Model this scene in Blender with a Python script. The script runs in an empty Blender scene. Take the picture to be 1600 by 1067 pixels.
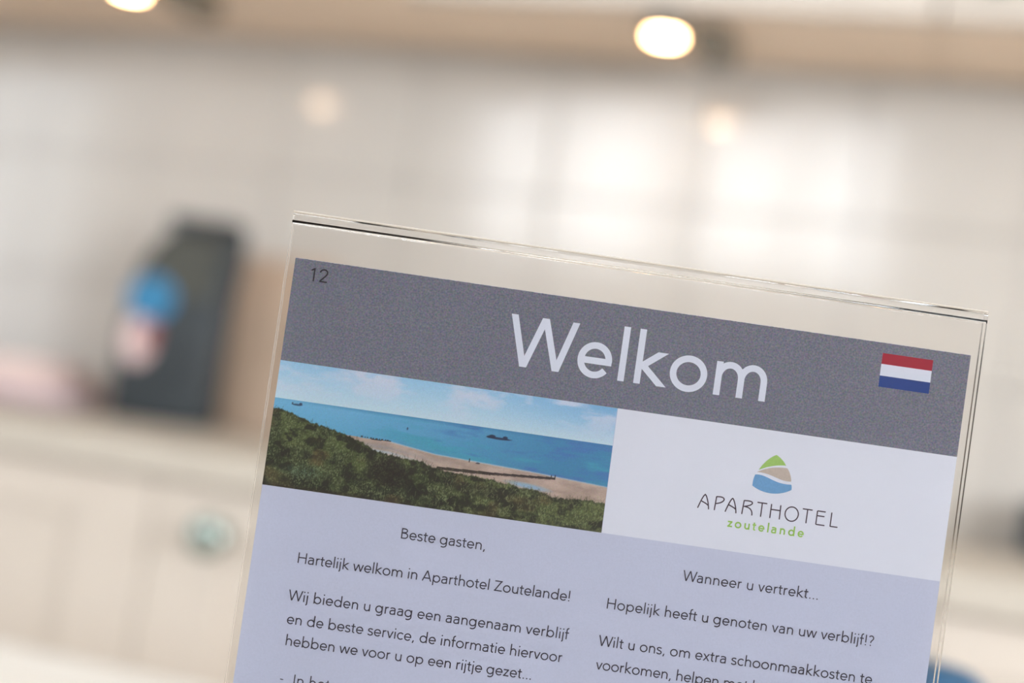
import bpy, bmesh, math, random
import numpy as np
from mathutils import Matrix, Vector
random.seed(4)
rng = np.random.default_rng(7)
sc = bpy.context.scene
C = sc.collection
PI = math.pi

# ------------------------------------------------------------------ camera
ROLL, PITCH, YAW = math.radians(8.14), math.radians(3.07), math.radians(18)
EYE = Vector((0, 0, .98))
F0 = Vector((-math.sin(YAW), math.cos(YAW), 0)); X0 = Vector((math.cos(YAW), math.sin(YAW), 0)); Z0 = Vector((0, 0, 1))
DV = F0*math.cos(PITCH) + Z0*math.sin(PITCH); U0 = -F0*math.sin(PITCH) + Z0*math.cos(PITCH)
CR = X0*math.cos(ROLL) + U0*math.sin(ROLL); CU = U0*math.cos(ROLL) - X0*math.sin(ROLL)
cam = bpy.data.cameras.new('camera'); cam.lens = 50; cam.sensor_width = 36; cam.clip_start = .01
cam.dof.use_dof = True; cam.dof.focus_distance = .436; cam.dof.aperture_fstop = 3.4
co = bpy.data.objects.new('camera', cam); C.objects.link(co)
M = Matrix.Identity(4)
for i, v in enumerate((CR, CU, -DV)):
    for r in range(3): M[r][i] = v[r]
M.translation = EYE; co.matrix_world = M
sc.camera = co

sc.cycles.max_bounces = 24; sc.cycles.transmission_bounces = 20; sc.cycles.transparent_max_bounces = 24
# ------------------------------------------------------------------ light, world, exposure
sc.view_settings.view_transform = 'Standard'; sc.view_settings.look = 'None'
sc.view_settings.gamma = 1; sc.view_settings.use_curve_mapping = False
sc.view_settings.exposure = 0.42
w = bpy.data.worlds.new('world'); sc.world = w; w.use_nodes = True
bg = w.node_tree.nodes['Background']; bg.inputs[0].default_value = (.80, .90, 1, 1); bg.inputs[1].default_value = 3.0

def area(name, loc, rot, sx, sy, power, col):
    l = bpy.data.lights.new(name, 'AREA'); l.shape = 'RECTANGLE'; l.size = sx; l.size_y = sy; l.energy = power; l.color = col
    o = bpy.data.objects.new(name, l); C.objects.link(o); o.location = loc; o.rotation_euler = rot
    return o
# daylight through the rear window; unseen left and right windows are added for fill
area('window_daylight_rear', (-1.15, -1.92, 1.95), (PI/2, 0, 0), 1.75, .75, 34, (.965, .965, 1))
area('window_daylight_left', (-3.35, -.2, 1.45), (PI/2, 0, -PI/2), 1.8, 1.3, 6, (.965, .965, 1))
area('window_daylight_right', (2.38, -.3, 1.45), (PI/2, 0, PI/2), 2.1, 1.3, 88, (.965, .965, 1))

# ------------------------------------------------------------------ materials
def s2l(c):
    return tuple(((x/255)/12.92 if x/255 <= .04045 else ((x/255+.055)/1.055)**2.4) for x in c)
def mat(name, rgb, rough=.6, spec=.5, metal=0, noise=0, nscale=60, bump=0, emit=0, coat=0, tint=None):
    m = bpy.data.materials.new(name); m.use_nodes = True; nt = m.node_tree; b = nt.nodes['Principled BSDF']
    c = (*s2l(rgb), 1); b.inputs['Base Color'].default_value = c
    b.inputs['Roughness'].default_value = rough; b.inputs['Specular IOR Level'].default_value = spec; b.inputs['Metallic'].default_value = metal
    b.inputs['Coat Weight'].default_value = coat; b.inputs['Coat Roughness'].default_value = .08
    if noise or bump:
        tc = nt.nodes.new('ShaderNodeTexCoord'); nz = nt.nodes.new('ShaderNodeTexNoise')
        nz.inputs['Scale'].default_value = nscale; nz.inputs['Detail'].default_value = 4
        nt.links.new(tc.outputs['Object'], nz.inputs['Vector'])
        if noise:
            mx = nt.nodes.new('ShaderNodeMix'); mx.data_type = 'RGBA'
            k = 1-noise; k2 = 1+noise
            mx.inputs[6].default_value = (c[0]*k, c[1]*k, c[2]*k, 1); mx.inputs[7].default_value = (c[0]*k2, c[1]*k2, c[2]*k2, 1)
            mr = nt.nodes.new('ShaderNodeMapRange'); mr.inputs[1].default_value = .3; mr.inputs[2].default_value = .7
            nt.links.new(nz.outputs['Fac'], mr.inputs[0]); nt.links.new(mr.outputs[0], mx.inputs[0])
            nt.links.new(mx.outputs[2], b.inputs['Base Color'])
        if bump:
            bp = nt.nodes.new('ShaderNodeBump'); bp.inputs['Strength'].default_value = bump; bp.inputs['Distance'].default_value = .001
            nt.links.new(nz.outputs['Fac'], bp.inputs['Height']); nt.links.new(bp.outputs[0], b.inputs['Normal'])
    if emit:
        b.inputs['Emission Color'].default_value = c; b.inputs['Emission Strength'].default_value = emit
    return m
def print_mat(name, rgb, grain=.08, rough=.75):
    """matt paper ink with the fine colour speckle of a laser print"""
    m = bpy.data.materials.new(name); m.use_nodes = True; nt = m.node_tree; b = nt.nodes['Principled BSDF']
    b.inputs['Roughness'].default_value = rough; b.inputs['Specular IOR Level'].default_value = .2
    c = s2l(rgb); tc = nt.nodes.new('ShaderNodeTexCoord')
    n1 = nt.nodes.new('ShaderNodeTexNoise'); n1.inputs['Scale'].default_value = 1900; n1.inputs['Detail'].default_value = 2
    nt.links.new(tc.outputs['Object'], n1.inputs['Vector'])
    hs = nt.nodes.new('ShaderNodeMapRange'); hs.inputs[1].default_value = .3; hs.inputs[2].default_value = .7
    hs.inputs[3].default_value = 1-grain; hs.inputs[4].default_value = 1+grain
    nt.links.new(n1.outputs['Fac'], hs.inputs[0])
    sep = nt.nodes.new('ShaderNodeMix'); sep.data_type = 'RGBA'; sep.blend_type = 'MIX'; sep.inputs[0].default_value = grain*1.3 if grain > .1 else .004
    sep.inputs[6].default_value = (*c, 1); nt.links.new(n1.outputs['Color'], sep.inputs[7])
    mul = nt.nodes.new('ShaderNodeVectorMath'); mul.operation = 'SCALE'
    nt.links.new(sep.outputs[2], mul.inputs[0]); nt.links.new(hs.outputs[0], mul.inputs['Scale'])
    nt.links.new(mul.outputs[0], b.inputs['Base Color'])
    return m
def clear_sheet(name):
    """thin polished acrylic face: Fresnel reflection over a straight-through view"""
    m = bpy.data.materials.new(name); m.use_nodes = True; nt = m.node_tree; nt.nodes.clear()
    o = nt.nodes.new('ShaderNodeOutputMaterial'); mx = nt.nodes.new('ShaderNodeMixShader')
    f = nt.nodes.new('ShaderNodeFresnel'); f.inputs['IOR'].default_value = 1.49
    g = nt.nodes.new('ShaderNodeBsdfGlossy'); g.inputs['Roughness'].default_value = .02
    t = nt.nodes.new('ShaderNodeBsdfTransparent'); t.inputs[0].default_value = (.985, .988, .985, 1)
    ge = nt.nodes.new('ShaderNodeNewGeometry'); mi = nt.nodes.new('ShaderNodeMapRange')
    mi.inputs[3].default_value = 1.49; mi.inputs[4].default_value = 1/1.49
    nt.links.new(ge.outputs['Backfacing'], mi.inputs[0]); nt.links.new(mi.outputs[0], f.inputs['IOR'])
    nt.links.new(f.outputs[0], mx.inputs[0]); nt.links.new(t.outputs[0], mx.inputs[1]); nt.links.new(g.outputs[0], mx.inputs[2])
    nt.links.new(mx.outputs[0], o.inputs[0]); return m
def glass(name, col=(.993, .992, .990), rough=0):
    m = bpy.data.materials.new(name); m.use_nodes = True; nt = m.node_tree; nt.nodes.clear()
    o = nt.nodes.new('ShaderNodeOutputMaterial'); g = nt.nodes.new('ShaderNodeBsdfGlass')
    g.inputs['Color'].default_value = (*col, 1); g.inputs['IOR'].default_value = 1.49; g.inputs['Roughness'].default_value = rough
    nt.links.new(g.outputs[0], o.inputs[0]); return m
def vcol_mat(name):
    m = bpy.data.materials.new(name); m.use_nodes = True; nt = m.node_tree; b = nt.nodes['Principled BSDF']
    a = nt.nodes.new('ShaderNodeVertexColor'); a.layer_name = 'print'
    nt.links.new(a.outputs[0], b.inputs['Base Color']); b.inputs['Roughness'].default_value = .6; b.inputs['Specular IOR Level'].default_value = .25
    return m

m_wall = mat('wall_paint', (216, 210, 202), .7, noise=.02, nscale=8)
m_taupe = mat('taupe_wall_paint', (120, 110, 102), .75, noise=.02, nscale=8)
m_ceil = mat('ceiling_paint', (236, 233, 226), .8, noise=.01, nscale=8)
m_floor = mat('floor_boards', (214, 200, 182), .45, noise=.12, nscale=5)
m_tile = mat('glazed_tile', (197, 193, 187), .13, .5, noise=.02, nscale=14)
m_grout = mat('grout', (205, 200, 192), .8)
m_cab = mat('cream_lacquer', (208, 198, 187), .20, noise=.015, nscale=10)
m_under = mat('cabinet_underside', (240, 218, 195), .5, noise=.03, nscale=9)  # warm halogen bounce is put into this lighter colour
m_counter = mat('cream_laminate', (190, 182, 170), .5, noise=.03, nscale=40)
m_table = mat('white_table_lacquer', (242, 240, 236), .4, noise=.01, nscale=10)
m_bag = mat('charcoal_foil', (44, 52, 57), .5, noise=.2, nscale=18, bump=.5)
m_bagtop = mat('olive_charcoal_foil', (60, 62, 55), .5, noise=.15, nscale=20)
m_blue = mat('blue_label', (44, 122, 166), .5, noise=.08, nscale=60)
m_pinkl = mat('pink_white_label', (214, 190, 188), .6, noise=.1, nscale=60)
m_redl = mat('dull_red_label', (150, 92, 90), .6, noise=.1, nscale=60)
m_wood = mat('oiled_beech', (188, 166, 146), .5, noise=.10, nscale=12)
m_towel = mat('pink_cotton', (226, 206, 201), .9, noise=.08, nscale=200, bump=.6)
m_towel_shade = mat('lilac_cotton', (196, 178, 186), .9, noise=.08, nscale=200, bump=.6)  # lilac tone paints the shadow along the towel's lower edge
m_steel = mat('brushed_nickel', (156, 168, 162), .25, metal=1, noise=.05, nscale=30)
m_dark = mat('charcoal_enamel', (38, 50, 60), .4, noise=.08, nscale=20)
m_house = mat('lamp_housing', (112, 104, 90), .4, noise=.04, nscale=30)  # dark tone includes the shade behind the lamps
m_bowl = mat('blue_glaze', (8, 76, 114), .5, noise=.08, nscale=30)
m_frame = mat('window_frame_paint', (235, 235, 232), .4, noise=.01, nscale=10)
m_lamp = mat('halogen_glow', (255, 205, 148), .5, emit=34)
m_glass = clear_sheet('window_glass')
m_sheet = clear_sheet('acrylic_face')
m_acryl = glass('acrylic_edge')
P_paper = print_mat('printed_lilac_paper', (202, 208, 232), .035)
P_white = print_mat('printed_white_panel', (230, 234, 248), .018)
P_head = print_mat('printed_slate_band', (91, 96, 121), .15)
P_back = mat('paper_white_back', (228, 228, 230), .8)
I_white = print_mat('ink_white', (228, 234, 250), .012)
I_text = print_mat('ink_dark_grey', (60, 58, 76), .05)
I_black = print_mat('ink_black', (30, 32, 42), .03)
I_logo = print_mat('ink_aubergine_grey', (70, 58, 76), .04)
I_green = print_mat('ink_leaf_green', (156, 200, 98), .05)
I_lgreen = print_mat('ink_logo_green', (164, 204, 112), .05)
I_sand = print_mat('ink_logo_sand', (200, 186, 176), .05)
I_sea = print_mat('ink_logo_blue', (110, 164, 212), .05)
I_red = print_mat('ink_flag_red', (168, 10, 50), .05)
I_blue = print_mat('ink_flag_blue', (10, 62, 140), .05)

# ------------------------------------------------------------------ helpers
def link(name, me, m=None, parent=None, smooth=False):
    o = bpy.data.objects.new(name, me); C.objects.link(o)
    for mm in (m if isinstance(m, (list, tuple)) else [m]):
        if mm: me.materials.append(mm)
    if parent: o.parent = parent
    if smooth:
        for p in me.polygons: p.use_smooth = True
    return o
def fin(name, bm, m, parent=None, smooth=False):
    bmesh.ops.recalc_face_normals(bm, faces=bm.faces)
    me = bpy.data.meshes.new(name); bm.to_mesh(me); bm.free()
    return link(name, me, m, parent, smooth)
def bx(bm, x0, x1, y0, y1, z0, z1, bev=0):
    r = bmesh.ops.create_cube(bm, size=1)['verts']
    for v in r:
        v.co = Vector((x0+(v.co.x+.5)*(x1-x0), y0+(v.co.y+.5)*(y1-y0), z0+(v.co.z+.5)*(z1-z0)))
    if bev:
        es = list({e for v in r for e in v.link_edges})
        bmesh.ops.bevel(bm, geom=es, offset=bev, segments=2, affect='EDGES', profile=.5)
def box(name, x0, x1, y0, y1, z0, z1, m, parent=None, bev=0):
    bm = bmesh.new(); bx(bm, x0, x1, y0, y1, z0, z1, bev); return fin(name, bm, m, parent)
def lathe(bm, prof, seg=32, mtx=None):
    rings = []
    for (r, z) in prof:
        ring = []
        for k in range(seg):
            a = 2*PI*k/seg; p = Vector((r*math.cos(a), r*math.sin(a), z))
            ring.append(bm.verts.new(mtx @ p if mtx else p))
        rings.append(ring)
    for a, b in zip(rings, rings[1:]):
        for k in range(seg): bm.faces.new((a[k], a[(k+1) % seg], b[(k+1) % seg], b[k]))
    for ring in (rings[0], rings[-1]):
        try: bm.faces.new(ring)
        except ValueError: pass
def empty(name, loc, label, cat, group=None):
    o = bpy.data.objects.new(name, None); C.objects.link(o); o.location = loc; o.empty_display_size = .05
    o['label'] = label; o['category'] = cat
    if group: o['group'] = group
    return o
def struct(o): o['kind'] = 'structure'; return o

# ------------------------------------------------------------------ room shell
YW, XL, XR, YB, ZC = 1.78, -3.2, 2.2, -1.75, 2.55
struct(box('floor', XL-.2, XR+.2, YB-.2, YW+.2, -.1, 0, m_floor))
struct(box('ceiling', XL-.2, XR+.2, YB-.2, YW+.2, ZC, ZC+.1, m_ceil))
wb = struct(box('wall_back', XL-.2, XR+.2, YW+.008, YW+.15, 0, ZC, m_grout))
def wall_with_hole(name, fixed, axis, a0, a1, h0, h1, z0, z1):
    """wall of thickness .15 with one opening; axis 'x' = wall runs along x at y=fixed"""
    bm = bmesh.new(); lo, hi = sorted(fixed)
    for (p, q, s, t) in ((a0, h0, 0, ZC), (h1, a1, 0, ZC), (h0, h1, 0, z0), (h0, h1, z1, ZC)):
        if axis == 'x': bx(bm, p, q, lo, hi, s, t)
        else: bx(bm, lo, hi, p, q, s, t)
    return struct(fin(name, bm, m_wall))
bm = bmesh.new()
for q in ((XL, -2.02, 0, ZC), (-2.02, -.34, 0, 1.60), (-2.02, -.34, 2.28, ZC), (-.34, XR, 0, ZC)):
    bx(bm, q[0], q[1], YB-.15, YB, q[2], q[3])
struct(fin('wall_rear', bm, m_taupe))
wall_with_hole('wall_left', (XL, XL-.15), 'y', YB-.15, YW, -1.1, .7, .85, 2.1)
wall_with_hole('wall_right', (XR, XR+.15), 'y', YB-.15, YW, -1.35, .75, .8, 2.1)
def window(n, axis, fixed, a0, a1, z0, z1, bars, hbars=()):
    f = .05; bm = bmesh.new(); d0, d1 = fixed-.03, fixed+.03
    def B(p, q, s, t, bmm=bm, e0=d0, e1=d1):
        if axis == 'x': bx(bmm, p, q, e0, e1, s, t)
        else: bx(bmm, e0, e1, p, q, s, t)
    B(a0, a0+f, z0, z1); B(a1-f, a1, z0, z1); B(a0+f, a1-f, z0, z0+f); B(a0+f, a1-f, z1-f, z1)
    fr = struct(fin('window_%d' % n, bm, m_frame))
    for (p, q) in bars:
        b2 = bmesh.new(); B(p, q, z0+f, z1-f, b2); fin('mullion', b2, m_frame, fr)
    b3 = bmesh.new(); B(a0+f, a1-f, z0+f, z1-f, b3, fixed-.003, fixed+.003); fin('pane', b3, m_glass, fr)
    return fr
window(1, 'x', YB-.08, -2.02, -.34, 1.60, 2.28, ((-1.75, -1.65), (-1.23, -1.08), (-.75, -.68)))
window(2, 'y', XL-.08, -1.1, .7, .85, 2.1, ((-.24, -.16),))  # unseen left window, added to let in fill light
window(3, 'y', XR+.08, -1.35, .75, .8, 2.1, ((-.34, -.26),))  # unseen right window, added to light the sign from the front

# tiled splashback: each tile a piece of the back wall
TW, TH, J = .20, .1837, .002
tme = {}
for i in range(-13, 10):
    for k in range(3):
        x0 = .04+i*TW; z0 = .910+k*TH
        bm = bmesh.new(); bx(bm, -TW/2+J/2, TW/2-J/2, -.004, .004, -TH/2+J/2, TH/2-J/2, .0012)
        if 't' not in tme:
            me = bpy.data.meshes.new('tile'); bmesh.ops.recalc_face_normals(bm, faces=bm.faces); bm.to_mesh(me); me.materials.append(m_tile); tme['t'] = me
        bm.free()
        o = bpy.data.objects.new('tile', tme['t']); C.objects.link(o); o.parent = wb
        o.location = (x0+TW/2, YW+.0045, z0+TH/2)
        o.rotation_euler = (math.radians(random.uniform(-.12, .12)), 0, math.radians(random.uniform(-.12, .12)))

# ------------------------------------------------------------------ cabinets
def shaker_door(parent, x0, x1, z0, z1, y, st=.085, knob=None):
    """frame and recessed panel; knob=(x,z)"""
    bm = bmesh.new(); t = .02
    bx(bm, x0, x0+st, y, y+t, z0, z1, .002); bx(bm, x1-st, x1, y, y+t, z0, z1, .002)
    bx(bm, x0+st, x1-st, y, y+t, z0, z0+st*.8, .002); bx(bm, x0+st, x1-st, y, y+t, z1-st*.55, z1, .002)
    bx(bm, x0+st-.003, x1-st+.003, y+.005, y+t-.002, z0+st*.8-.003, z1-st*.55+.003)
    d = fin('door', bm, m_cab, parent)
    if knob:
        b2 = bmesh.new(); kx, kz = knob
        mt = Matrix.Translation((kx, y, kz)) @ Matrix.Rotation(PI/2, 4, 'X')
        lathe(b2, [(.0001, 0), (.012, 0), (.008, .004), (.007, .012), (.014, .018), (.0195, .023), (.0195, .027), (.013, .031), (.0001, .032)], 28, mt)
        fin('knob', b2, m_steel, d, True)
    return d
def part_box(name, p, *a, **k): return box(name, *a, parent=p, **k)
xs = [-1.924, -1.324, -.724, -.124, .476, 1.076]
blab = ['cream base cabinet left of the coffee bag, under the worktop', 'cream base cabinet below the pink towel, left of the nickel knob',
        'cream base cabinet with a round nickel knob, below the coffee bag', 'cream base cabinet at the far right behind the acrylic sign',
        'cream base cabinet beyond the right edge of the picture']
ZD = .8765
for i in range(5):
    x0, x1 = xs[i], xs[i+1]
    r = empty('base_cabinet', ((x0+x1)/2, 1.49, 0), blab[i], 'cabinet', 'cream base cabinets under the worktop')
    ox, oy = (x0+x1)/2, 1.49
    bm = bmesh.new(); bx(bm, x0-ox+.001, x1-ox-.001, 1.222-oy, YW-.001-oy, .1, .877); fin('body', bm, m_cab, r)
    bm = bmesh.new(); bx(bm, x0-ox+.001, x1-ox-.001, 1.27-oy, 1.29-oy, 0, .1); fin('plinth', bm, m_cab, r)
    shaker_door(r, x0-ox+.001, x1-ox-.001, .105, ZD, 1.20-oy, knob=(x0-ox+.076, .833))
wt = box('worktop', xs[0], xs[-1], 1.188, YW-.001, .878, .909, m_counter, bev=.004)
wt['label'] = 'cream laminate worktop running below the white tiles'; wt['category'] = 'worktop'
uxs = [-1.44-.74, -1.44, -.70, -.08, .54, 1.14]
ulab = ['cream wall cabinet at far left, beyond the left spotlight', 'cream wall cabinet above the left under-cabinet spotlight', 'cream wall cabinet above the right under-cabinet spotlight',
        'cream wall cabinet with a knob at the top right corner', 'cream wall cabinet past the right edge of the picture']
for i in range(5):
    x0, x1 = uxs[i], uxs[i+1]; ox, oy = (x0+x1)/2, 1.67
    r = empty('wall_cabinet', (ox, oy, 1.465), ulab[i], 'cabinet', 'cream wall cabinets over the tiles')
    fy = 1.46 if i < 2 else 1.54; 
    bm = bmesh.new(); bx(bm, x0-ox+.001, x1-ox-.001, fy+.022-oy, YW-.001-oy, .018, .72); fin('body', bm, m_cab, r)
    bm = bmesh.new(); bx(bm, x0-ox+.001, x1-ox-.001, fy+.022-oy, YW-.001-oy, 0, .018); fin('bottom_panel', bm, m_under, r)
    shaker_door(r, x0-ox+.002, x1-ox-.002, 0, .72, fy-oy, knob=(x0-ox+.059, .045))

# under-cabinet halogen spots: wedge housing, round lens turned to the room
def spot(x, y, label):
    r = empty('spotlight', (x, y, 1.465), label, 'lamp', 'halogen spotlights under the wall cabinets')
    tilt = math.radians(0)
    bm = bmesh.new()
    mt = Matrix.Translation((0, 0, -.022)) @ Matrix.Rotation(PI, 4, 'X') @ Matrix.Rotation(tilt, 4, 'X')
    lathe(bm, [(.0001, -.021), (.020, -.021), (.024, -.014), (.026, .003), (.0215, .003), (.020, -.004)], 36, mt)
    fin('reflector', bm, m_house, r, False)
    bm = bmesh.new(); lathe(bm, [(.0001, .001), (.0175, .001), (.0170, .004), (.0001, .005)], 32, mt); fin('lens', bm, m_lamp, r)
    bm = bmesh.new(); bx(bm, .026, .070, .018, .11, -.030, 0, .006)
    fin('mount', bm, m_house, r)
    l = bpy.data.lights.new('halogen', 'SPOT'); l.energy = .07; l.color = (1, .84, .66); l.spot_size = math.radians(178); l.shadow_soft_size = 0; l.spot_blend = .15
    lo = bpy.data.objects.new('halogen', l); C.objects.link(lo); lo.location = (x, y, 1.465-.030)
spot(.230, 1.60, 'lit halogen spotlight under wall cabinet, past the right edge of the picture')
spot(-1.76, 1.50, 'lit halogen spotlight under wall cabinet, past the left edge of the picture')
spot(-.382, 1.58, 'lit halogen spotlight under wall cabinet, above the middle of the acrylic sign')
spot(-1.048, 1.50, 'lit halogen spotlight under wall cabinet at upper left, above the coffee bag')

# ------------------------------------------------------------------ things on the worktop
ZT = .909
# coffee bag
bx0, by0 = -1.010, 1.665
r = empty('coffee_bag', (bx0, by0, ZT), 'charcoal stand-up coffee bag with a blue round label on the worktop', 'bag')
r.rotation_euler[2] = math.radians(14)
sec = [(0, .064, .040), (.012, .068, .043), (.10, .067, .042), (.17, .065, .040), (.215, .063, .035), (.245, .059, .027), (.262, .055, .018), (.272, .052, .008)]
bm = bmesh.new(); rings = []
for (z, hw, hd) in sec:
    cx = .010*max(0, (z-.15)/.12)*2.2
    ring = []
    n = 24
    for k in range(n):
        a = 2*PI*k/n + PI/n
        ca, sa = math.cos(a), math.sin(a)
        ex = .35
        px = math.copysign(abs(ca)**ex, ca)*hw + cx; py = math.copysign(abs(sa)**ex, sa)*hd
        py += .003*math.sin(z*70+k)+.002*math.sin(z*37+k*2)
        zz = z - (.024 if z > .2 else 0)*max(0, -(px-cx)/hw-.1)*min(1, (z-.2)/.05) if z > .2 else z
        ring.append(bm.verts.new((px, py, zz)))
    rings.append(ring)
for a, b in zip(rings, rings[1:]):
    for k in range(24): bm.faces.new((a[k], a[(k+1) % 24], b[(k+1) % 24], b[k]))
bm.faces.new(rings[0][::-1]); bm.faces.new(rings[-1])
bag = fin('body', bm, m_bag, r, True)
bm = bmesh.new(); bx(bm, -.030, .066, -.010, .006, .256, .278, .006); fin('rolled_top', bm, m_bag, r)
# upper front flap, lighter olive charcoal
bm = bmesh.new()
vs = [bm.verts.new(p) for p in ((-.056, -.0455, .165), (.052, -.0455, .165), (.056, -.032, .245), (-.016, -.032, .245))]
g = bm.faces.new(vs); e = bmesh.ops.extrude_face_region(bm, geom=[g]); bmesh.ops.translate(bm, verts=[v for v in e['geom'] if isinstance(v, bmesh.types.BMVert)], vec=(0, -.0015, 0))
fin('front_flap', bm, m_bagtop, r)
def disc(name, cx, cz, rx, rz, y, m, n=32):
    bm = bmesh.new(); mt = Matrix.Translation((cx, y, cz)) @ Matrix.Rotation(PI/2, 4, 'X') @ Matrix.Diagonal((rx, rz, 1, 1))
    lathe(bm, [(.0001, 0), (1, 0), (1, .0012), (.0001, .0012)], n, mt); return fin(name, bm, m, r)
disc('round_label', -.024, .160, .032, .029, -.047, m_blue)['label'] = 'blue round label'
disc('picture_label', -.032, .105, .022, .034, -.0455, m_pinkl)['label'] = 'pale pink picture label'
disc('label_spot', -.018, .112, .010, .020, -.0468, m_redl)['label'] = 'dull red patch'
# chopping board leaning on the tiles
r = empty('chopping_board', (-.90, 1.755, ZT), 'beech wood chopping board leaning on tiles behind the coffee bag', 'board')
bm = bmesh.new(); bx(bm, -.080, .060, -.009, .009, .0, .245, .006)
b = fin('board', bm, m_wood, r); b.rotation_euler = (math.radians(-3), 0, 0)
# pink folded towel
r = empty('folded_towel', (-1.30, 1.66, ZT), 'pale pink folded towel on the worktop left of the coffee bag', 'towel')
def cushion(name, w_, d_, z0, h, m, p, dx=0):
    bm = bmesh.new(); n = 10
    bx(bm, -w_/2+dx, w_/2+dx, -d_/2, d_/2, z0, z0+h, h*.42)
    return fin(name, bm, m, p, True)
cushion('lower_fold', .34, .16, 0, .017, m_towel_shade, r)
cushion('middle_fold', .33, .155, .017, .020, m_towel, r, -.01)
cushion('upper_fold', .31, .15, .037, .022, m_towel, r, -.03)
# dark tin at the right
r = empty('storage_tin', (.125, 1.735, ZT), 'low charcoal storage tin against the tiles at right edge', 'tin')
bm = bmesh.new(); bx(bm, -.052, .09, -.035, .035, 0, .048, .008); fin('body', bm, m_dark, r)
bm = bmesh.new(); bx(bm, -.054, .092, -.037, .037, .048, .060, .005); fin('lid', bm, m_dark, r)

# ------------------------------------------------------------------ table and bowl
r = empty('table', (-.1, .6, 0), 'white table in the foreground carrying the acrylic sign', 'table')
bm = bmesh.new(); bx(bm, -1.05, 1.0, -.50, .51, .69, .715, .004); fin('tabletop', bm, m_table, r)
for sx in (-.98, .93):
    for sy in (-.43, .44):
        bm = bmesh.new(); bx(bm, sx-.03, sx+.03, sy-.03, sy+.03, 0, .69, .003); fin('leg', bm, m_table, r)
ZTB = .715; JX, JY = -.014, .84
r = empty('ceramic_jar', (JX, JY, ZTB), 'blue ceramic jar on the table behind the lower right corner of the sign', 'jar')
bm = bmesh.new()
lathe(bm, [(.0001, .0), (.036, .0), (.040, .004), (.050, .034), (.058, .076), (.059, .108), (.053, .134), (.042, .149), (.039, .151), (.0001, .151)], 48)
fin('body', bm, m_bowl, r, True)
bm = bmesh.new(); lathe(bm, [(.0001, .151), (.041, .151), (.042, .155), (.034, .161), (.012, .165), (.0001, .165)], 48); fin('lid', bm, m_bowl, r, True)

# ------------------------------------------------------------------ acrylic stand and printed sheet
SO = Vector((-0.200408568, 0.392514431, 1.01944354))
SU = Vector((9.47173788e-01, 3.20720292e-01, -5.56431790e-04)).normalized()
SV = Vector((-0.01087827, 0.03039243, -0.99947885)).normalized()
SUP = -SV; SN = SU.cross(SUP).normalized()
PH = .297
def sheet_matrix(down):
    """frame of the sheet with origin at the paper's left edge, 'down' metres below its top"""
    m = Matrix.Identity(4); o = SO + SV*down
    for i, v in enumerate((SU, SUP, SN)):
        for q in range(3): m[q][i] = v[q]
    m.translation = o; return m
HB = .3035     # holder bottom below the paper's top
r = empty('sign_stand', (0, 0, 0), 'clear acrylic sign stand holding the printed welcome sheet', 'stand')
r.matrix_world = sheet_matrix(HB)
X_0, X_1 = -.0023, .2129
HT = HB+.0142
# folded sleeve: two sheets joined by a rounded bend along the top
ro, ri = .0030, .0011
rc = .0012     # outer corner radius: the closed top is nearly square, with a solid 2.8 mm head
outer = [(ro, .004)] + [(ro-rc+rc*math.cos(a), HT-rc+rc*math.sin(a)) for a in np.linspace(0, PI/2, 9)] + [(-ro+rc+rc*math.cos(a), HT-rc+rc*math.sin(a)) for a in np.linspace(PI/2, PI, 9)] + [(-ro, .004)]
yc = HT-.0028-ri
inner = [(ri, .004)] + [(ri*math.cos(a), yc+ri*math.sin(a)) for a in np.linspace(0, PI, 18)] + [(-ri, .004)]
bm = bmesh.new(); V = {}
for s, x in enumerate((X_0, X_1)):
    for nm, L in (('o', outer), ('i', inner)):
        for k, (z, y) in enumerate(L): V[s, nm, k] = bm.verts.new((x, y, z))
n = len(outer)
for k in range(n-1):
    flat = k in (0, n-2, 9)
    f = bm.faces.new((V[0, 'o', k], V[1, 'o', k], V[1, 'o', k+1], V[0, 'o', k+1])); f.material_index = 0 if flat else 1; f.smooth = not flat
    f = bm.faces.new((V[0, 'i', k], V[0, 'i', k+1], V[1, 'i', k+1], V[1, 'i', k])); f.material_index = 0 if flat else 1; f.smooth = not flat
    for s in (0, 1):
        q = (V[s, 'o', k], V[s, 'o', k+1], V[s, 'i', k+1], V[s, 'i', k])
        f = bm.faces.new(q if s == 0 else q[::-1]); f.material_index = 1
for k in (0, n-1):
    f = bm.faces.new((V[0, 'o', k], V[0, 'i', k], V[1, 'i', k], V[1, 'o', k])); f.material_index = 1
fin('sleeve', bm, [m_acryl, m_acryl], r)
bm = bmesh.new(); bx(bm, X_0, X_1, 0, .0035, -.045, .045, .0006); fin('foot_plate', bm, m_acryl, r)

ps = empty('printed_sheet', (0, 0, 0), 'printed Dutch welcome sheet with beach picture, flag and logo inside the acrylic stand', 'sheet')
ps.matrix_world = sheet_matrix(PH)
def pt(u, v, z=.00016): return (u/1000, PH - v/1000, z)
bm = bmesh.new(); bx(bm, 0, .210, 0, .297, -.00012, .00010); fin('paper', bm, P_paper, ps)
def flat(name, poly, m, z=.00013, parent=ps, local=False):
    me = bpy.data.meshes.new(name)
    me.from_pydata([pt(u, v, z) for u, v in poly], [], [list(range(len(poly)))]); me.update()
    if me.polygons[0].normal.z < 0: me.flip_normals()
    return link(name, me, m, parent)
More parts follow.
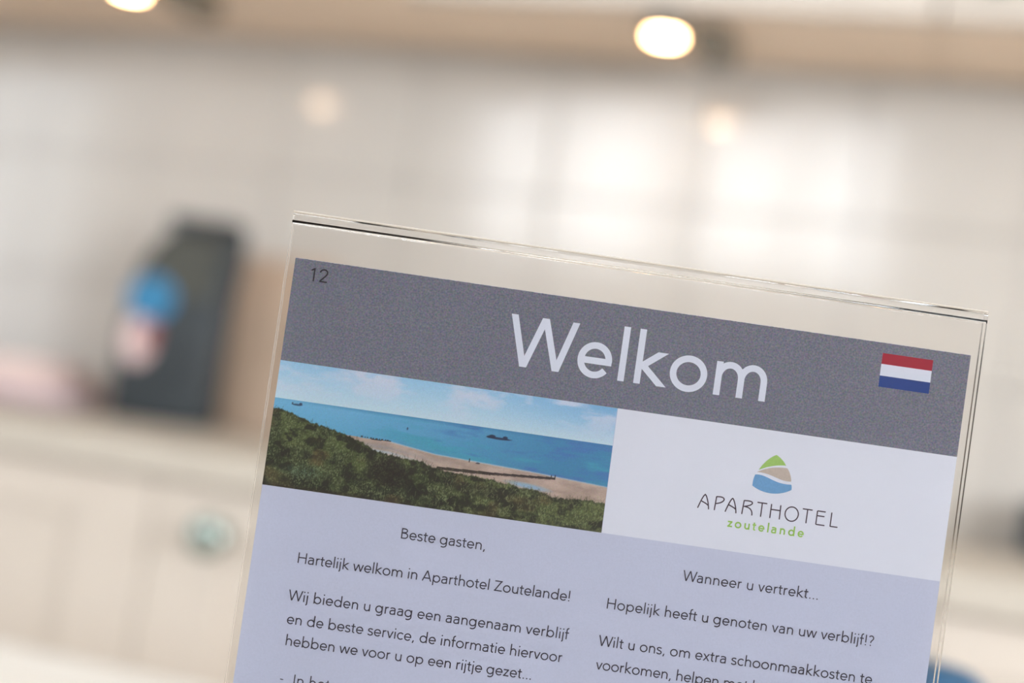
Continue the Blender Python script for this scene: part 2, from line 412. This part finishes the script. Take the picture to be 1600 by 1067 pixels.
# ragged-cut top band of ink
ns = 420
top = [(i*210/ns, random.uniform(0, .09)) for i in range(ns+1)]
flat('header_band', top + [(210, 31.62), (0, 31.70)], P_head)
flat('logo_panel', [(104.45, 31.66), (210, 31.62), (210, 70.2), (104.85, 70.1)], P_white)
fl = flat('flag', [(182.9, 3.2), (198.65, 3.2), (198.65, 13.63), (182.9, 13.63)], I_white, .00014)
flat('red_stripe', [(182.9, 3.2), (198.65, 3.2), (198.65, 6.55), (182.9, 6.55)], I_red, .00017, fl)
flat('blue_stripe', [(182.9, 10.15), (198.65, 10.15), (198.65, 13.63), (182.9, 13.63)], I_blue, .00017, fl)

# beach picture: fine grid carrying the printed colours
def value_noise(h, w_, cell, seed, ax=1.0):
    g = np.random.default_rng(seed); gh, gw = int(h/cell)+3, int(w_/(cell*ax))+3
    n_ = g.random((gh, gw)); yy = np.arange(h)/cell; xx = np.arange(w_)/(cell*ax)
    yi, xi = yy.astype(int), xx.astype(int); fy, fx = yy-yi, xx-xi; fy = fy*fy*(3-2*fy); fx = fx*fx*(3-2*fx)
    a = n_[yi][:, xi]; b = n_[yi][:, xi+1]; c = n_[yi+1][:, xi]; d = n_[yi+1][:, xi+1]
    return (a*(1-fx)+b*fx)*(1-fy[:, None])+(c*(1-fx)+d*fx)*fy[:, None]
def fractal(h, w_, cell, seed, ax=1.0, o=4):
    s = 0; t = 0; k = 1
    for i in range(o):
        c = max(1.01, cell/2**i); s = s+k*value_noise(h, w_, c, seed+i, ax); t += k; k *= .6
    return s/t
def picture():
    W_, H_ = 640, 236
    u = np.linspace(0, 104.6, W_)[None, :]*np.ones((H_, 1)); v = np.linspace(31.7, 70.1, H_)[:, None]*np.ones((1, W_))
    col = np.zeros((H_, W_, 3))
    A = lambda c: np.array(c, float)
    def mix(a, b, t): t = np.clip(t, 0, 1)[..., None]; return a*(1-t)+b*t
    t_ = (v-31.7)/(43.3-31.7)
    sky = mix(A([158, 206, 240]), A([200, 226, 240]), t_)
    sky = mix(sky, A([112, 172, 224])*np.ones_like(col), np.clip((u-55)/60, 0, 1)*(1-t_)*.8)
    cl = fractal(H_, W_, 26, 3, 2.6, 4)
    cl = np.clip((cl-.44)*4.6, 0, 1)*np.clip(1.15-t_, 0, 1)
    sky = mix(sky, A([216, 222, 242])*np.ones_like(col), cl*.85)
    t2 = np.clip((v-43.3)/13, 0, 1)
    sea = mix(A([118, 186, 226]), A([92, 170, 210]), t2) 
    sea = mix(sea, A([62, 134, 180])*np.ones_like(col), np.clip((u-20)/70, 0, 1)*.9)
    p1 = fractal(H_, W_, 22, 21, 5, 4)
    sea = mix(sea, A([70, 164, 190])*np.ones_like(col), np.clip((p1-.5)*5, 0, 1)*np.clip((u-25)/20, 0, 1)*.8)
    p2 = fractal(H_, W_, 18, 31, 5, 4)
    sea = mix(sea, A([72, 122, 188])*np.ones_like(col), np.clip((p2-.52)*6, 0, 1)*np.clip((u-35)/20, 0, 1)*.8)
    sea = mix(sea, A([60, 130, 176])*np.ones_like(col), np.clip(1-(v-43.3)/1.1, 0, 1)*.6*np.clip(u/25, .2, 1))
    col[:] = np.where((v < 43.3 + .12*np.sin(u*.5)*0)[..., None], sky, sea)
    # sand
    shore = np.interp(u[0], [0, 22, 36.8, 51, 80, 104.6], [60, 51.6, 51.7, 53.6, 54.7, 56.1])[None, :]
    sn = fractal(H_, W_, 10, 41, 3, 4)
    sand = mix(A([172, 152, 140]), A([202, 180, 168]), (sn-.3)*2)
    sand = mix(sand, A([150, 150, 156])*np.ones_like(col), np.clip(1-np.abs(v-(shore+2.0))/1.0, 0, 1)*np.clip((60-u)/25, 0, 1)*.6)
    sand = mix(sand, A([176, 200, 222])*np.ones_like(col), (np.clip(1-np.abs(v-(shore+3.4))/.7, 0, 1)*np.clip((52-u)/18, 0, 1)*.8))
    msk = v > shore
    col = np.where(msk[..., None], sand, col)
    foam = np.clip(1-np.abs(v-shore)/.35, 0, 1)*(u > 36)
    col = mix(col, A([182, 202, 220])*np.ones_like(col), foam*.75)
    # tide pool
    pool = np.clip(1.3-np.hypot((u-80.5)/6.5, (v-59.2-(u-80.5)*.08)/.85), 0, 1)
    col = mix(col, A([150, 180, 208])*np.ones_like(col), pool*1.2)
    # groynes
    def line(u0, v0, u1, v1, th, c=(44, 42, 46), dash=0):
        nonlocal col
        vv = np.interp(u[0], [u0, u1], [v0, v1])[None, :]
        m_ = (np.abs(v-vv) < th/2)*(u > u0)*(u < u1)*1.0
        if dash: m_ = m_*np.clip(.55+.9*np.sin(u*dash+np.sin(u*3)), 0, 1)
        col = mix(col, A(c)*np.ones_like(col), m_*.92)
    line(27.5, 51.35, 37, 51.55, .45, dash=7); line(31, 51.7, 37, 51.6, .3)
    line(52, 57.6, 70, 57.0, .95, (50, 44, 42)); line(66, 57.15, 88.4, 55.75, .75, (50, 42, 44)); 
    line(60, 57.9, 86, 56.3, .25, (110, 92, 88), dash=9)
    for (uu, v0, v1) in ((88.3, 54.6, 55.9), (87.2, 54.8, 55.7), (61.6, 53.3, 54.5)):
        m_ = (np.abs(u-uu) < .16)*(v > v0)*(v < v1); col = mix(col, A([46, 46, 56])*np.ones_like(col), m_*.9)
    def blob(cu, cv, ru, rv, c, k=.9):
        nonlocal col
        m_ = np.clip((1-np.hypot((u-cu)/ru, (v-cv)/rv))*3, 0, 1); col = mix(col, A(c)*np.ones_like(col), m_*k)
    blob(64.3, 54.45, .8, .3, (60, 66, 80)); blob(41.5, 47.0, .28, .55, (40, 60, 90))
    blob(7.0, 44.55, 1.9, .32, (40, 62, 92)); blob(8.1, 44.2, .6, .45, (40, 62, 92)); blob(5.6, 44.25, .3, .4, (60, 80, 110))
    blob(69.8, 46.05, 4.4, .42, (28, 44, 76)); blob(67.6, 45.6, 1.2, .55, (28, 44, 76)); blob(71.6, 45.55, .9, .5, (28, 44, 76)); blob(66.6, 45.9, .9, .4, (28, 44, 76))
    # dunes
    edge = np.interp(u[0], [0, 5, 10, 20.3, 24, 28.7, 33, 38, 47, 51.5, 60, 71, 80, 84, 88, 94, 104.6], [46.3, 47.0, 48.6, 51.0, 51.9, 53.2, 55.2, 55.9, 56.4, 57.9, 58.3, 58.9, 60.2, 60.1, 61.6, 61.3, 60.8])
    edge = edge + (fractal(1, W_, 5, 77, 1, 3)[0]-.5)*1.1
    gr = fractal(H_, W_, 13, 51, 1.5, 4); gf = fractal(H_, W_, 2.4, 61, .6, 2); gb = fractal(H_, W_, 46, 71, 1.5, 3)
    t3 = np.clip((u-52)/20, 0, 1)
    base = mix(A([34, 42, 31]), A([80, 92, 54]), np.clip((gb-.3)*2.2, 0, 1))
    base = mix(base, A([94, 104, 62])*np.ones_like(col), t3*.6)
    base = mix(base, A([30, 34, 28])*np.ones_like(col), np.clip((.50-gr)*8, 0, 1)*.8)
    base = mix(base, A([136, 148, 104])*np.ones_like(col), np.clip((gf-.52)*6, 0, 1)*np.clip((gr-.40)*5, 0, 1)*.75)
    base = mix(base, A([112, 84, 58])*np.ones_like(col), np.clip((fractal(H_, W_, 30, 81, 1.6, 2)-.57)*6, 0, 1)*.4)
    base = mix(base, A([100, 130, 112])*np.ones_like(col), np.clip(1-np.hypot((u-12)/9, (v-64.5)/2.6), 0, 1)*np.clip((gf-.3)*3, 0, 1)*.7)
    dk = np.clip((1-np.hypot((u-38.0)/8.5, (v-61.3-(u-38)*.12)/5.2))*2.6, 0, 1)*np.clip(1.35-gf, 0, 1)
    base = mix(base, A([24, 24, 24])*np.ones_like(col), dk*.9)
    dk = np.clip((1-np.hypot((u-46)/3.4, (v-66.0)/2.6))*2.2, 0, 1); base = mix(base, A([26, 30, 28])*np.ones_like(col), dk*.7)
    dk = np.clip((1-np.hypot((u-66)/13, (v-62.6-(u-66)*.05)/2.2))*2.2, 0, 1)*np.clip(1.3-gf, 0, 1); base = mix(base, A([42, 42, 36])*np.ones_like(col), dk*.7)
    dk = np.clip(1-(70.1-v)/1.6, 0, 1)*np.clip((60-u)/40, .2, 1); base = mix(base, A([44, 36, 30])*np.ones_like(col), dk*.7)
    base = mix(base, A([40, 46, 36])*np.ones_like(col), np.clip(1-(v-edge[None, :])/.9, 0, 1)*.45)
    soft = np.clip((v-edge[None, :])/.35+.5, 0, 1)
    col = mix(col, base, soft)
    # grass blades as fine strokes
    g = np.random.default_rng(5)
    for k in range(2600):
        uu = g.uniform(0, 104); e_ = np.interp(uu, u[0], edge); vv = g.uniform(e_, 70)
        ln = g.uniform(.5, 1.9); an = g.normal(0, .5); br = g.uniform(-1, 1)
        cc = A([150, 158, 112]) if br > .3 else A([34, 40, 30])
        if uu < 50 and br > .3: cc = A([112, 124, 88])
        if np.hypot((uu-38)/8, (vv-61.5)/5) < 1: cc = A([40, 42, 34])
        for s in np.linspace(0, 1, 9):
            a_ = uu+math.sin(an)*ln*s; b_ = vv-math.cos(an)*ln*s
            ix = int(a_/104.6*(W_-1)); iy = int((b_-31.7)/38.4*(H_-1))
            if 0 <= ix < W_ and 0 <= iy < H_: col[iy, ix] = col[iy, ix]*.62+cc*.38
    col = col*(1+ (g.random((H_, W_, 1))-.5)*.07) + (g.random((H_, W_, 3))-.5)*9
    col = np.clip(col, 6, 250)/255
    lin = np.where(col <= .04045, col/12.92, ((col+.055)/1.055)**2.4)
    vx = np.empty((H_, W_, 3)); vx[..., 0] = np.interp(np.arange(W_), [0, W_-1], [0, 1])[None, :]
    right = np.interp(np.arange(H_), [0, H_-1], [104.3, 104.75])[:, None]
    vx[..., 0] = vx[..., 0]*right/1000; vx[..., 1] = PH - v/1000; vx[..., 2] = .00013
    idx = np.arange(W_*H_).reshape(H_, W_)
    fc = np.stack([idx[1:, :-1], idx[1:, 1:], idx[:-1, 1:], idx[:-1, :-1]], -1).reshape(-1, 4)
    me = bpy.data.meshes.new('beach_picture')
    me.vertices.add(W_*H_); me.vertices.foreach_set('co', vx.ravel())
    me.loops.add(len(fc)*4); me.loops.foreach_set('vertex_index', fc.ravel().astype(np.int32))
    me.polygons.add(len(fc)); me.polygons.foreach_set('loop_start', np.arange(0, len(fc)*4, 4, dtype=np.int32))
    me.update(calc_edges=True)
    ca = me.color_attributes.new('print', 'FLOAT_COLOR', 'POINT')
    ca.data.foreach_set('color', np.concatenate([lin, np.ones((H_, W_, 1))], -1).ravel())
    o = link('beach_picture', me, vcol_mat('printed_picture'), ps)
    o['label'] = 'printed picture of grassy dunes, beach, groynes and sea'
picture()

# ------------------------------------------------------------------ lettering (own monoline letterforms, em = 1000)
CAP, XH, ASC = 708, 468, 756
def arc(cx, cy, rx, ry, a0, a1, n=None):
    n = n or max(5, int(abs(a1-a0)/9))
    return [(cx+rx*math.cos(math.radians(a)), cy+ry*math.sin(math.radians(a))) for a in np.linspace(a0, a1, n)]
def bez(p0, p1, p2, p3, n=12):
    return [tuple((1-t)**3*a+3*(1-t)**2*t*b+3*(1-t)*t*t*c+t**3*d for a, b, c, d in zip(p0, p1, p2, p3)) for t in np.linspace(0, 1, n)]
def P(x0, y0, x1, y1): return ('P', (x0, y0), (x1, y1))     # diagonal cut level at both ends
def glyph(ch, w_):
    h = w_/2; cy = XH/2; R = 250-h; s = 74+h
    L = lambda *p: ('L', list(p))
    O = lambda p: ('O', p)
    if ch == 'o': return 600, [O(arc(300, cy, 260-h, 252-h, 0, 360, 44)[:-1])]
    if ch in 'bp':
        st = L((s, ASC if ch == 'b' else XH), (s, 0 if ch == 'b' else -212)); return 632, [st, O(arc(s+R+4, cy, R, R, 0, 360, 44)[:-1])]
    if ch in 'dq':
        x = 632-s; return 632, [L((x, ASC), (x, 0)), O(arc(x-R-4, cy, R, R, 0, 360, 44)[:-1])]
    if ch == 'g':
        x = 600-s; return 604, [('L', [(x, XH), (x, 0)] + arc(x-212, -10, 212, 205-h, 0, -128)), O(arc(x-R-2, cy, R-4, R, 0, 360, 44)[:-1])]
    if ch == 'e':
        cx = 286; rx = 240-h
        return 560, [('L', [(cx+rx, cy-8)] + arc(cx, cy, rx, R, 4, 322)), L((cx-rx, cy-8), (cx+rx+h*.9, cy-8))]
    if ch == 'c': return 490, [('L', arc(286, cy, 240-h, R, 44, 316))]
    if ch in 'lI': return (228 if ch == 'l' else 260), [L((s if ch == 'l' else 130, ASC if ch == 'l' else CAP), (s if ch == 'l' else 130, 0))]
    if ch == 'i': return 226, [L((s, XH), (s, 0)), O(arc(s, 655, h*.55, h*.55, 0, 360, 14)[:-1])]
    if ch == 'j': return 226, [('L', [(s, XH), (s, -90)] + arc(s-85, -100, 85, 105-h, 0, -80)), O(arc(s, 655, h*.55, h*.55, 0, 360, 14)[:-1])]
    if ch == 'k': return 520, [L((s, ASC), (s, 0)), P(s+h*.6, 238, 438, XH), P(s+h*1.2, 262, 462, 0)]
    if ch in 'nh':
        x2 = 490-h; c = (s+x2)/2; rr = (x2-s)/2
        return 562, [L((s, XH if ch == 'n' else ASC), (s, 0)), ('L', arc(c, 480-h-rr*1.0, rr, rr*1.0, 168, 0) + [(x2, 0)])]
    if ch == 'u':
        x2 = 490-h; c = (s+x2)/2; rr = (x2-s)/2
        return 562, [L((x2, XH), (x2, 0)), ('L', [(s, XH)] + arc(c, -12+h+rr, rr, rr, 180, 348))]
    if ch == 'm':
        x3 = 800-h; x2 = (s+x3)/2; rr = (x2-s)/2
        return 872, [L((s, XH), (s, 0)), ('L', arc(s+rr, 480-h-rr*1.12, rr, rr*1.12, 165, 0)+[(x2, 0)]), ('L', arc(x2+rr, 480-h-rr*1.12, rr, rr*1.12, 168, 0)+[(x3, 0)])]
    if ch == 'r': return 356, [L((s, XH), (s, 0)), ('L', arc(s+150, 480-h-165, 150, 165, 175, 72))]
    if ch == 't': return 330, [('L', [(150, 608), (150, 110)] + arc(150+98, 98, 98, 110-h, 180, 282)), L((22, XH-h*.8), (300, XH-h*.8))]
    if ch == 'f': return 310, [('L', [(130, 0), (130, 590)] + arc(130+105, 600, 105, 168-h, 180, 75)), L((14, XH-h*.8), (280, XH-h*.8))]
    if ch == 'v': return 470, [P(14+h, XH, 235, 0), P(456-h, XH, 235, 0)]
    if ch == 'w': return 740, [P(14+h, XH, 200, 0), P(370, XH, 200, 0), P(370, XH, 540, 0), P(726-h, XH, 540, 0)]
    if ch == 'x': return 480, [P(26+h, XH, 454-h, 0), P(454-h, XH, 26+h, 0)]
    if ch == 'z': return 440, [L((40, XH-h), (392, XH-h)), P(375-h*.4, XH-h, 48+h, h), L((36, h), (404, h))]
    if ch == 's':
        return 420, [('L', bez((345, 385), (300, 470), (70, 480), (78, 345)) + bez((80, 240), (365, 270), (360, 125))[1:] if False else bez((346, 392), (295, 462), (72, 470), (80, 338), 12)[:-1] + bez((86, 232), (352, 262), (356, 130), (356, 130), 2)[:0] + bez((80, 338), (88, 225), (352, 268), (356, 128), 12)[:-1] + bez((356, 128), (358, -8), (118, -10), (52, 92), 12))]
    if ch == 'a':
        x2 = 410-h+28; top = 480-h
        return 520, [('L', bez((92, 388), (150, 462), (230, top+2), (270, top), 8) + bez((270, top), (350, top), (x2, 410), (x2, 320), 8)[1:] + [(x2, 0)]),
                     ('L', [(x2, 284), (x2-60, 284)] + bez((x2-90, 284), (150, 284), (62+h*.4, 232), (62+h*.6, 140), 10) + bez((62+h*.6, 130), (62+h*.6, 30), (160, -12+h), (220, -12+h), 8)[1:] + bez((220, -12+h), (310, -12+h), (x2, 60), (x2, 160), 8)[1:])]
    if ch == 'W': return 985, [P(14+h, CAP, 262, 0), P(496, CAP, 262, 0), P(496, CAP, 714, 0), P(966-h, CAP, 714, 0)]
    if ch == 'H': return 750, [L((86+h, CAP), (86+h, 0)), L((664-h, CAP), (664-h, 0)), L((86+h, 375), (664-h, 375))]
    if ch == 'B': return 610, [L((86+h, CAP), (86+h, 0)), ('L', [(86, CAP-h), (300, CAP-h)] + arc(300, 545, 165, 163-h, 90, -90) + [(86, 382)]), ('L', [(86, 382), (320, 382)] + arc(320, 191+h*.5, 200, 191-h*.5, 90, -90) + [(86, h)])]
    if ch == 'A': return 690, [P(24+h, 0, 345, CAP), P(666-h, 0, 345, CAP), L((140, 205), (550, 205))]
    if ch == 'Z': return 610, [L((50, CAP-h), (560, CAP-h)), P(535-h, CAP-h, 55+h, h), L((40, h), (570, h))]
    if ch == '.': return 250, [O(arc(125, h*.9, h*.55, h*.55, 0, 360, 14)[:-1])]
    if ch == ',': return 250, [P(145, 70, 92, -110)]
    if ch == '!': return 262, [L((131, CAP), (131, 190)), O(arc(131, h*.95, h*.55, h*.55, 0, 360, 14)[:-1])]
    if ch == '?': return 460, [('L', arc(225, 520, 150, 190-h, 155, -30) + bez((345, 440), (290, 350), (215, 330), (215, 195), 8)[1:]), O(arc(215, h*.95, h*.55, h*.55, 0, 360, 14)[:-1])]
    if ch == '-': return 320, [L((50, 240), (270, 240))]
    if ch == '1': return 556, [L((330, CAP), (330, 0)), P(345-h*.6, CAP-h*.5, 170, 560)]
    if ch == '2': return 556, [('L', bez((70, 520), (80, 740), (440, 745), (445, 530), 16) + bez((445, 530), (445, 400), (300, 300), (85, h), 12)[1:]), L((66, h), (480, h))]
    # logo capitals: thin, wide set, cap height 700
    return 300, []
def logo_glyph(ch):
    """rounded thin capitals with bowed bars; cap height 1000; returns strokes and width"""
    L = lambda *p: ('L', list(p))
    if ch == 'A': return 860, [('L', [(0, 0)] + bez((60, 180), (330, 1010), (430, 1010), (500, 1010), 10)[:8] + bez((520, 930), (660, 700), (800, 300), (830, 0), 12)), ('L', bez((220, 520), (420, 440), (640, 380), (760, 270), 10))]
    if ch == 'P': return 700, [L((60, 0), (100, 985)), ('L', [(100, 965)] + bez((300, 1000), (760, 1020), (720, 760), 2)[:0] if False else [(100, 965)] + bez((360, 985), (820, 1000), (800, 620), (90, 470), 16))]
    if ch == 'R': return 780, [L((40, 0), (90, 985)), ('L', [(90, 970)] + bez((360, 985), (860, 1000), (800, 700), (120, 560), 14)), ('L', bez((120, 560), (560, 560), (760, 380), (760, 0), 12))]
    if ch == 'T': return 680, [L((0, 975), (680, 975)), L((340, 975), (340, 0))]
    if ch == 'H': return 640, [L((20, 1000), (20, 0)), L((620, 1000), (640, 0)), L((20, 620), (620, 620))]
    if ch == 'O': return 1000, [('O', arc(500, 495, 480, 500, 0, 360, 40)[:-1])]
    if ch == 'E': return 640, [L((20, 980), (20, 20)), L((20, 975), (600, 975)), L((20, 640), (560, 640)), L((20, 25), (640, 25))]
    if ch == 'L': return 560, [L((20, 1000), (20, 0)), L((20, 30), (560, 30))]
def tess(strokes, w_, verts, faces, T):
    """add strokes of width w_ (em units) through T: (x, y) -> sheet (u, v)"""
    h = w_/2; T0 = T
    for ki, s in enumerate(strokes):
        T = lambda a, b, kk=ki: (*T0(a, b), kk)      # each stroke lies a few microns above the last, like layered ink
        if s[0] == 'P':
            (x0, y0), (x1, y1) = s[1], s[2]; ln = math.hypot(x1-x0, y1-y0); hw = h*ln/abs(y1-y0)
            q = [(x0-hw, y0), (x0+hw, y0), (x1+hw, y1), (x1-hw, y1)]; b = len(verts)
            verts += [T(*p) for p in q]; faces.append((b, b+1, b+2, b+3)); continue
        pts = []
        for p in s[1]:
            if not pts or math.hypot(p[0]-pts[-1][0], p[1]-pts[-1][1]) > 1.5: pts.append(p)
        closed = s[0] == 'O'; n_ = len(pts); b = len(verts)
        if closed and max(abs(p[0]-pts[0][0]) for p in pts) < h*1.6 and n_ <= 14:   # dot
            cxx = sum(p[0] for p in pts)/n_; cyy = sum(p[1] for p in pts)/n_
            verts += [T(cxx+(p[0]-cxx)*2.1, cyy+(p[1]-cyy)*2.1) for p in pts]; faces.append(tuple(range(b, b+n_))); continue
        for i, p in enumerate(pts):
            a = pts[i-1] if (i > 0 or closed) else None; c = pts[(i+1) % n_] if (i < n_-1 or closed) else None
            def nrm(q0, q1): d = (q1[0]-q0[0], q1[1]-q0[1]); l = math.hypot(*d) or 1; return (-d[1]/l, d[0]/l)
            if a is None: nx, ny = nrm(p, c); k = 1
            elif c is None: nx, ny = nrm(a, p); k = 1
            else:
                n1, n2 = nrm(a, p), nrm(p, c); nx, ny = n1[0]+n2[0], n1[1]+n2[1]; l = math.hypot(nx, ny) or 1; nx /= l; ny /= l
                k = min(2.0, 1/max(.3, nx*n1[0]+ny*n1[1]))
            verts.append(T(p[0]+nx*h*k, p[1]+ny*h*k)); verts.append(T(p[0]-nx*h*k, p[1]-ny*h*k))
        for i in range(n_ if closed else n_-1):
            j = (i+1) % n_; faces.append((b+2*i, b+2*i+1, b+2*j+1, b+2*j))
def make_text(name, faces, verts, m, z=.00018, parent=ps):
    me = bpy.data.meshes.new(name); me.from_pydata([pt(u, v, z+k*5e-6) for u, v, k in verts], [], faces); me.update()
    bm = bmesh.new(); bm.from_mesh(me)
    for f in bm.faces:
        f.normal_update()
        if f.normal.z < 0: f.normal_flip()
    bm.to_mesh(me); bm.free()
    return link(name, me, m, parent)
KERN = {'We': -30, 'Wa': -40, 'Wi': -20, 'ft': -30, 'rt': -10, 've': -10, 'vo': -12, 'oo': 0}
def text(name, s, u0, v0, em, wt_, m, u1=None, trk=0, parent=ps, lsb=None):
    """one printed line: baseline at v0, left edge of ink at u0, right edge at u1 (tracking solved)"""
    sc_ = em/1000
    def lay(t):
        x = 0; out = []
        for i, ch in enumerate(s):
            if ch == ' ': x += 268+t; continue
            adv, st = glyph(ch, wt_); out.append((x, st))
            x += adv+t+KERN.get(s[i:i+2], 0)
        lo = 1e9; hi = -1e9
        for x_, st in out:
            vv, ff = [], []; tess(st, wt_, vv, ff, lambda a, b: (a+x_, b))
            lo = min(lo, min(p[0] for p in vv)); hi = max(hi, max(p[0] for p in vv))
        return out, lo, hi
    t = trk; out, lo, hi = lay(t)
    if u1 is not None:
        gaps = len(s)-1
        for _ in range(3):
            t += ((u1-u0)/sc_-(hi-lo))/gaps; out, lo, hi = lay(t)
    print('TEXT', s[:14], 'tracking', round(t, 1))
    verts, faces = [], []
    for x_, st in out: tess(st, wt_, verts, faces, lambda a, b: (u0+(a+x_-lo)*sc_, v0-b*sc_))
    return make_text(name, faces, verts, m, parent=parent)
text('heading', 'Welkom', 68.05, 23.28, 22.25, 91, I_white, 148.8)
text('page_number', '12', 5.1, 6.45, 5.75, 80, I_black, 10.6)
EM, WT = 4.56, 79
for s, a, v, b in (('Beste gasten,', 44.2, 80.45, 70.2), ('Hartelijk welkom in Aparthotel Zoutelande!', 14.1, 92.22, 98.0),
                   ('Wij bieden u graag een aangenaam verblijf', 12.85, 103.8, 99.3), ('en de beste service, de informatie hiervoor', 13.5, 110.95, 98.3),
                   ('hebben we voor u op een rijtje gezet...', 14.1, 117.5, 89.7), ('In het a', 18.2, 129.15, None),
                   ('Wanneer u vertrekt...', 131.4, 81.05, 173.4), ('Hopelijk heeft u genoten van uw verblijf!?', 109.6, 92.75, 192.3),
                   ('Wilt u ons, om extra schoonmaakkosten te', 108.6, 104.3, 193.4), ('voorkomen, helpen met h', 108.8, 111.5, 159.2)):
    text('text_line', s, a, v, EM, WT, I_text, b)
text('bullet_dash', '-', 14.0, 129.0, EM, 60, I_text)
# logo
lg = text('town_name', 'zoutelande', 142.75, 62.8, 3.95, 112, I_green, 166.4)
S = 4.38/1000
logo = [('A', 132.94, 3.5), ('P', 137.85, 2.95), ('A', 141.45, 3.5), ('R', 146.45, 3.4), ('T', 150.95, 3.05), ('H', 155.25, 3.05), ('O', 159.75, 4.25), ('T', 165.05, 3.05), ('E', 169.55, 2.8), ('L', 174.0, 2.4)]
verts, faces = [], []
for ch, u0, wd in logo:
    adv, st = logo_glyph(ch); k = wd/adv
    # squeeze widths in em units first so that the stroke keeps its weight
    st2 = [(q[0], [(p[0]*k/S, p[1]) for p in q[1]]) for q in st]
    tess(st2, 84, verts, faces, lambda a, b, u0=u0: (u0+a*S, 58.38-b*S))
make_text('hotel_name', faces, verts, I_logo)
def shape(name, segs, m):
    poly = []
    for sg in segs: poly += (bez(*sg, 14) if len(sg) == 4 else list(sg))[:-1]
    return flat(name, poly, m, .00018)
shape('logo_green_field', [((154.75, 38.9), (156.1, 39.5), (157.3, 40.5), (158.1, 41.75)), ((158.1, 41.75), (155.3, 41.9), (152.6, 42.7), (149.95, 44.2)), ((149.95, 44.2), (151.0, 42.0), (152.8, 39.9), (154.75, 38.9))], I_lgreen)
shape('logo_sand_field', [((149.5, 44.95), (152.0, 43.3), (155.0, 42.4), (158.6, 42.5)), ((158.6, 42.5), (159.6, 43.6), (160.2, 45.0), (160.35, 46.4)), ((160.35, 46.4), (156.8, 47.0), (154.0, 44.5), (149.5, 44.95))], I_sand)
shape('logo_blue_field', [((149.1, 45.75), (152.6, 45.0), (155.0, 48.0), (160.5, 47.3)), ((160.5, 47.3), (160.75, 47.8), (160.8, 48.3), (160.8, 48.9)), ((160.8, 48.9), (157.2, 51.4), (152.2, 51.4), (148.65, 49.25)), ((148.65, 49.25), (148.6, 47.9), (148.7, 46.8), (149.1, 45.75))], I_sea)
bpy.context.view_layer.update()
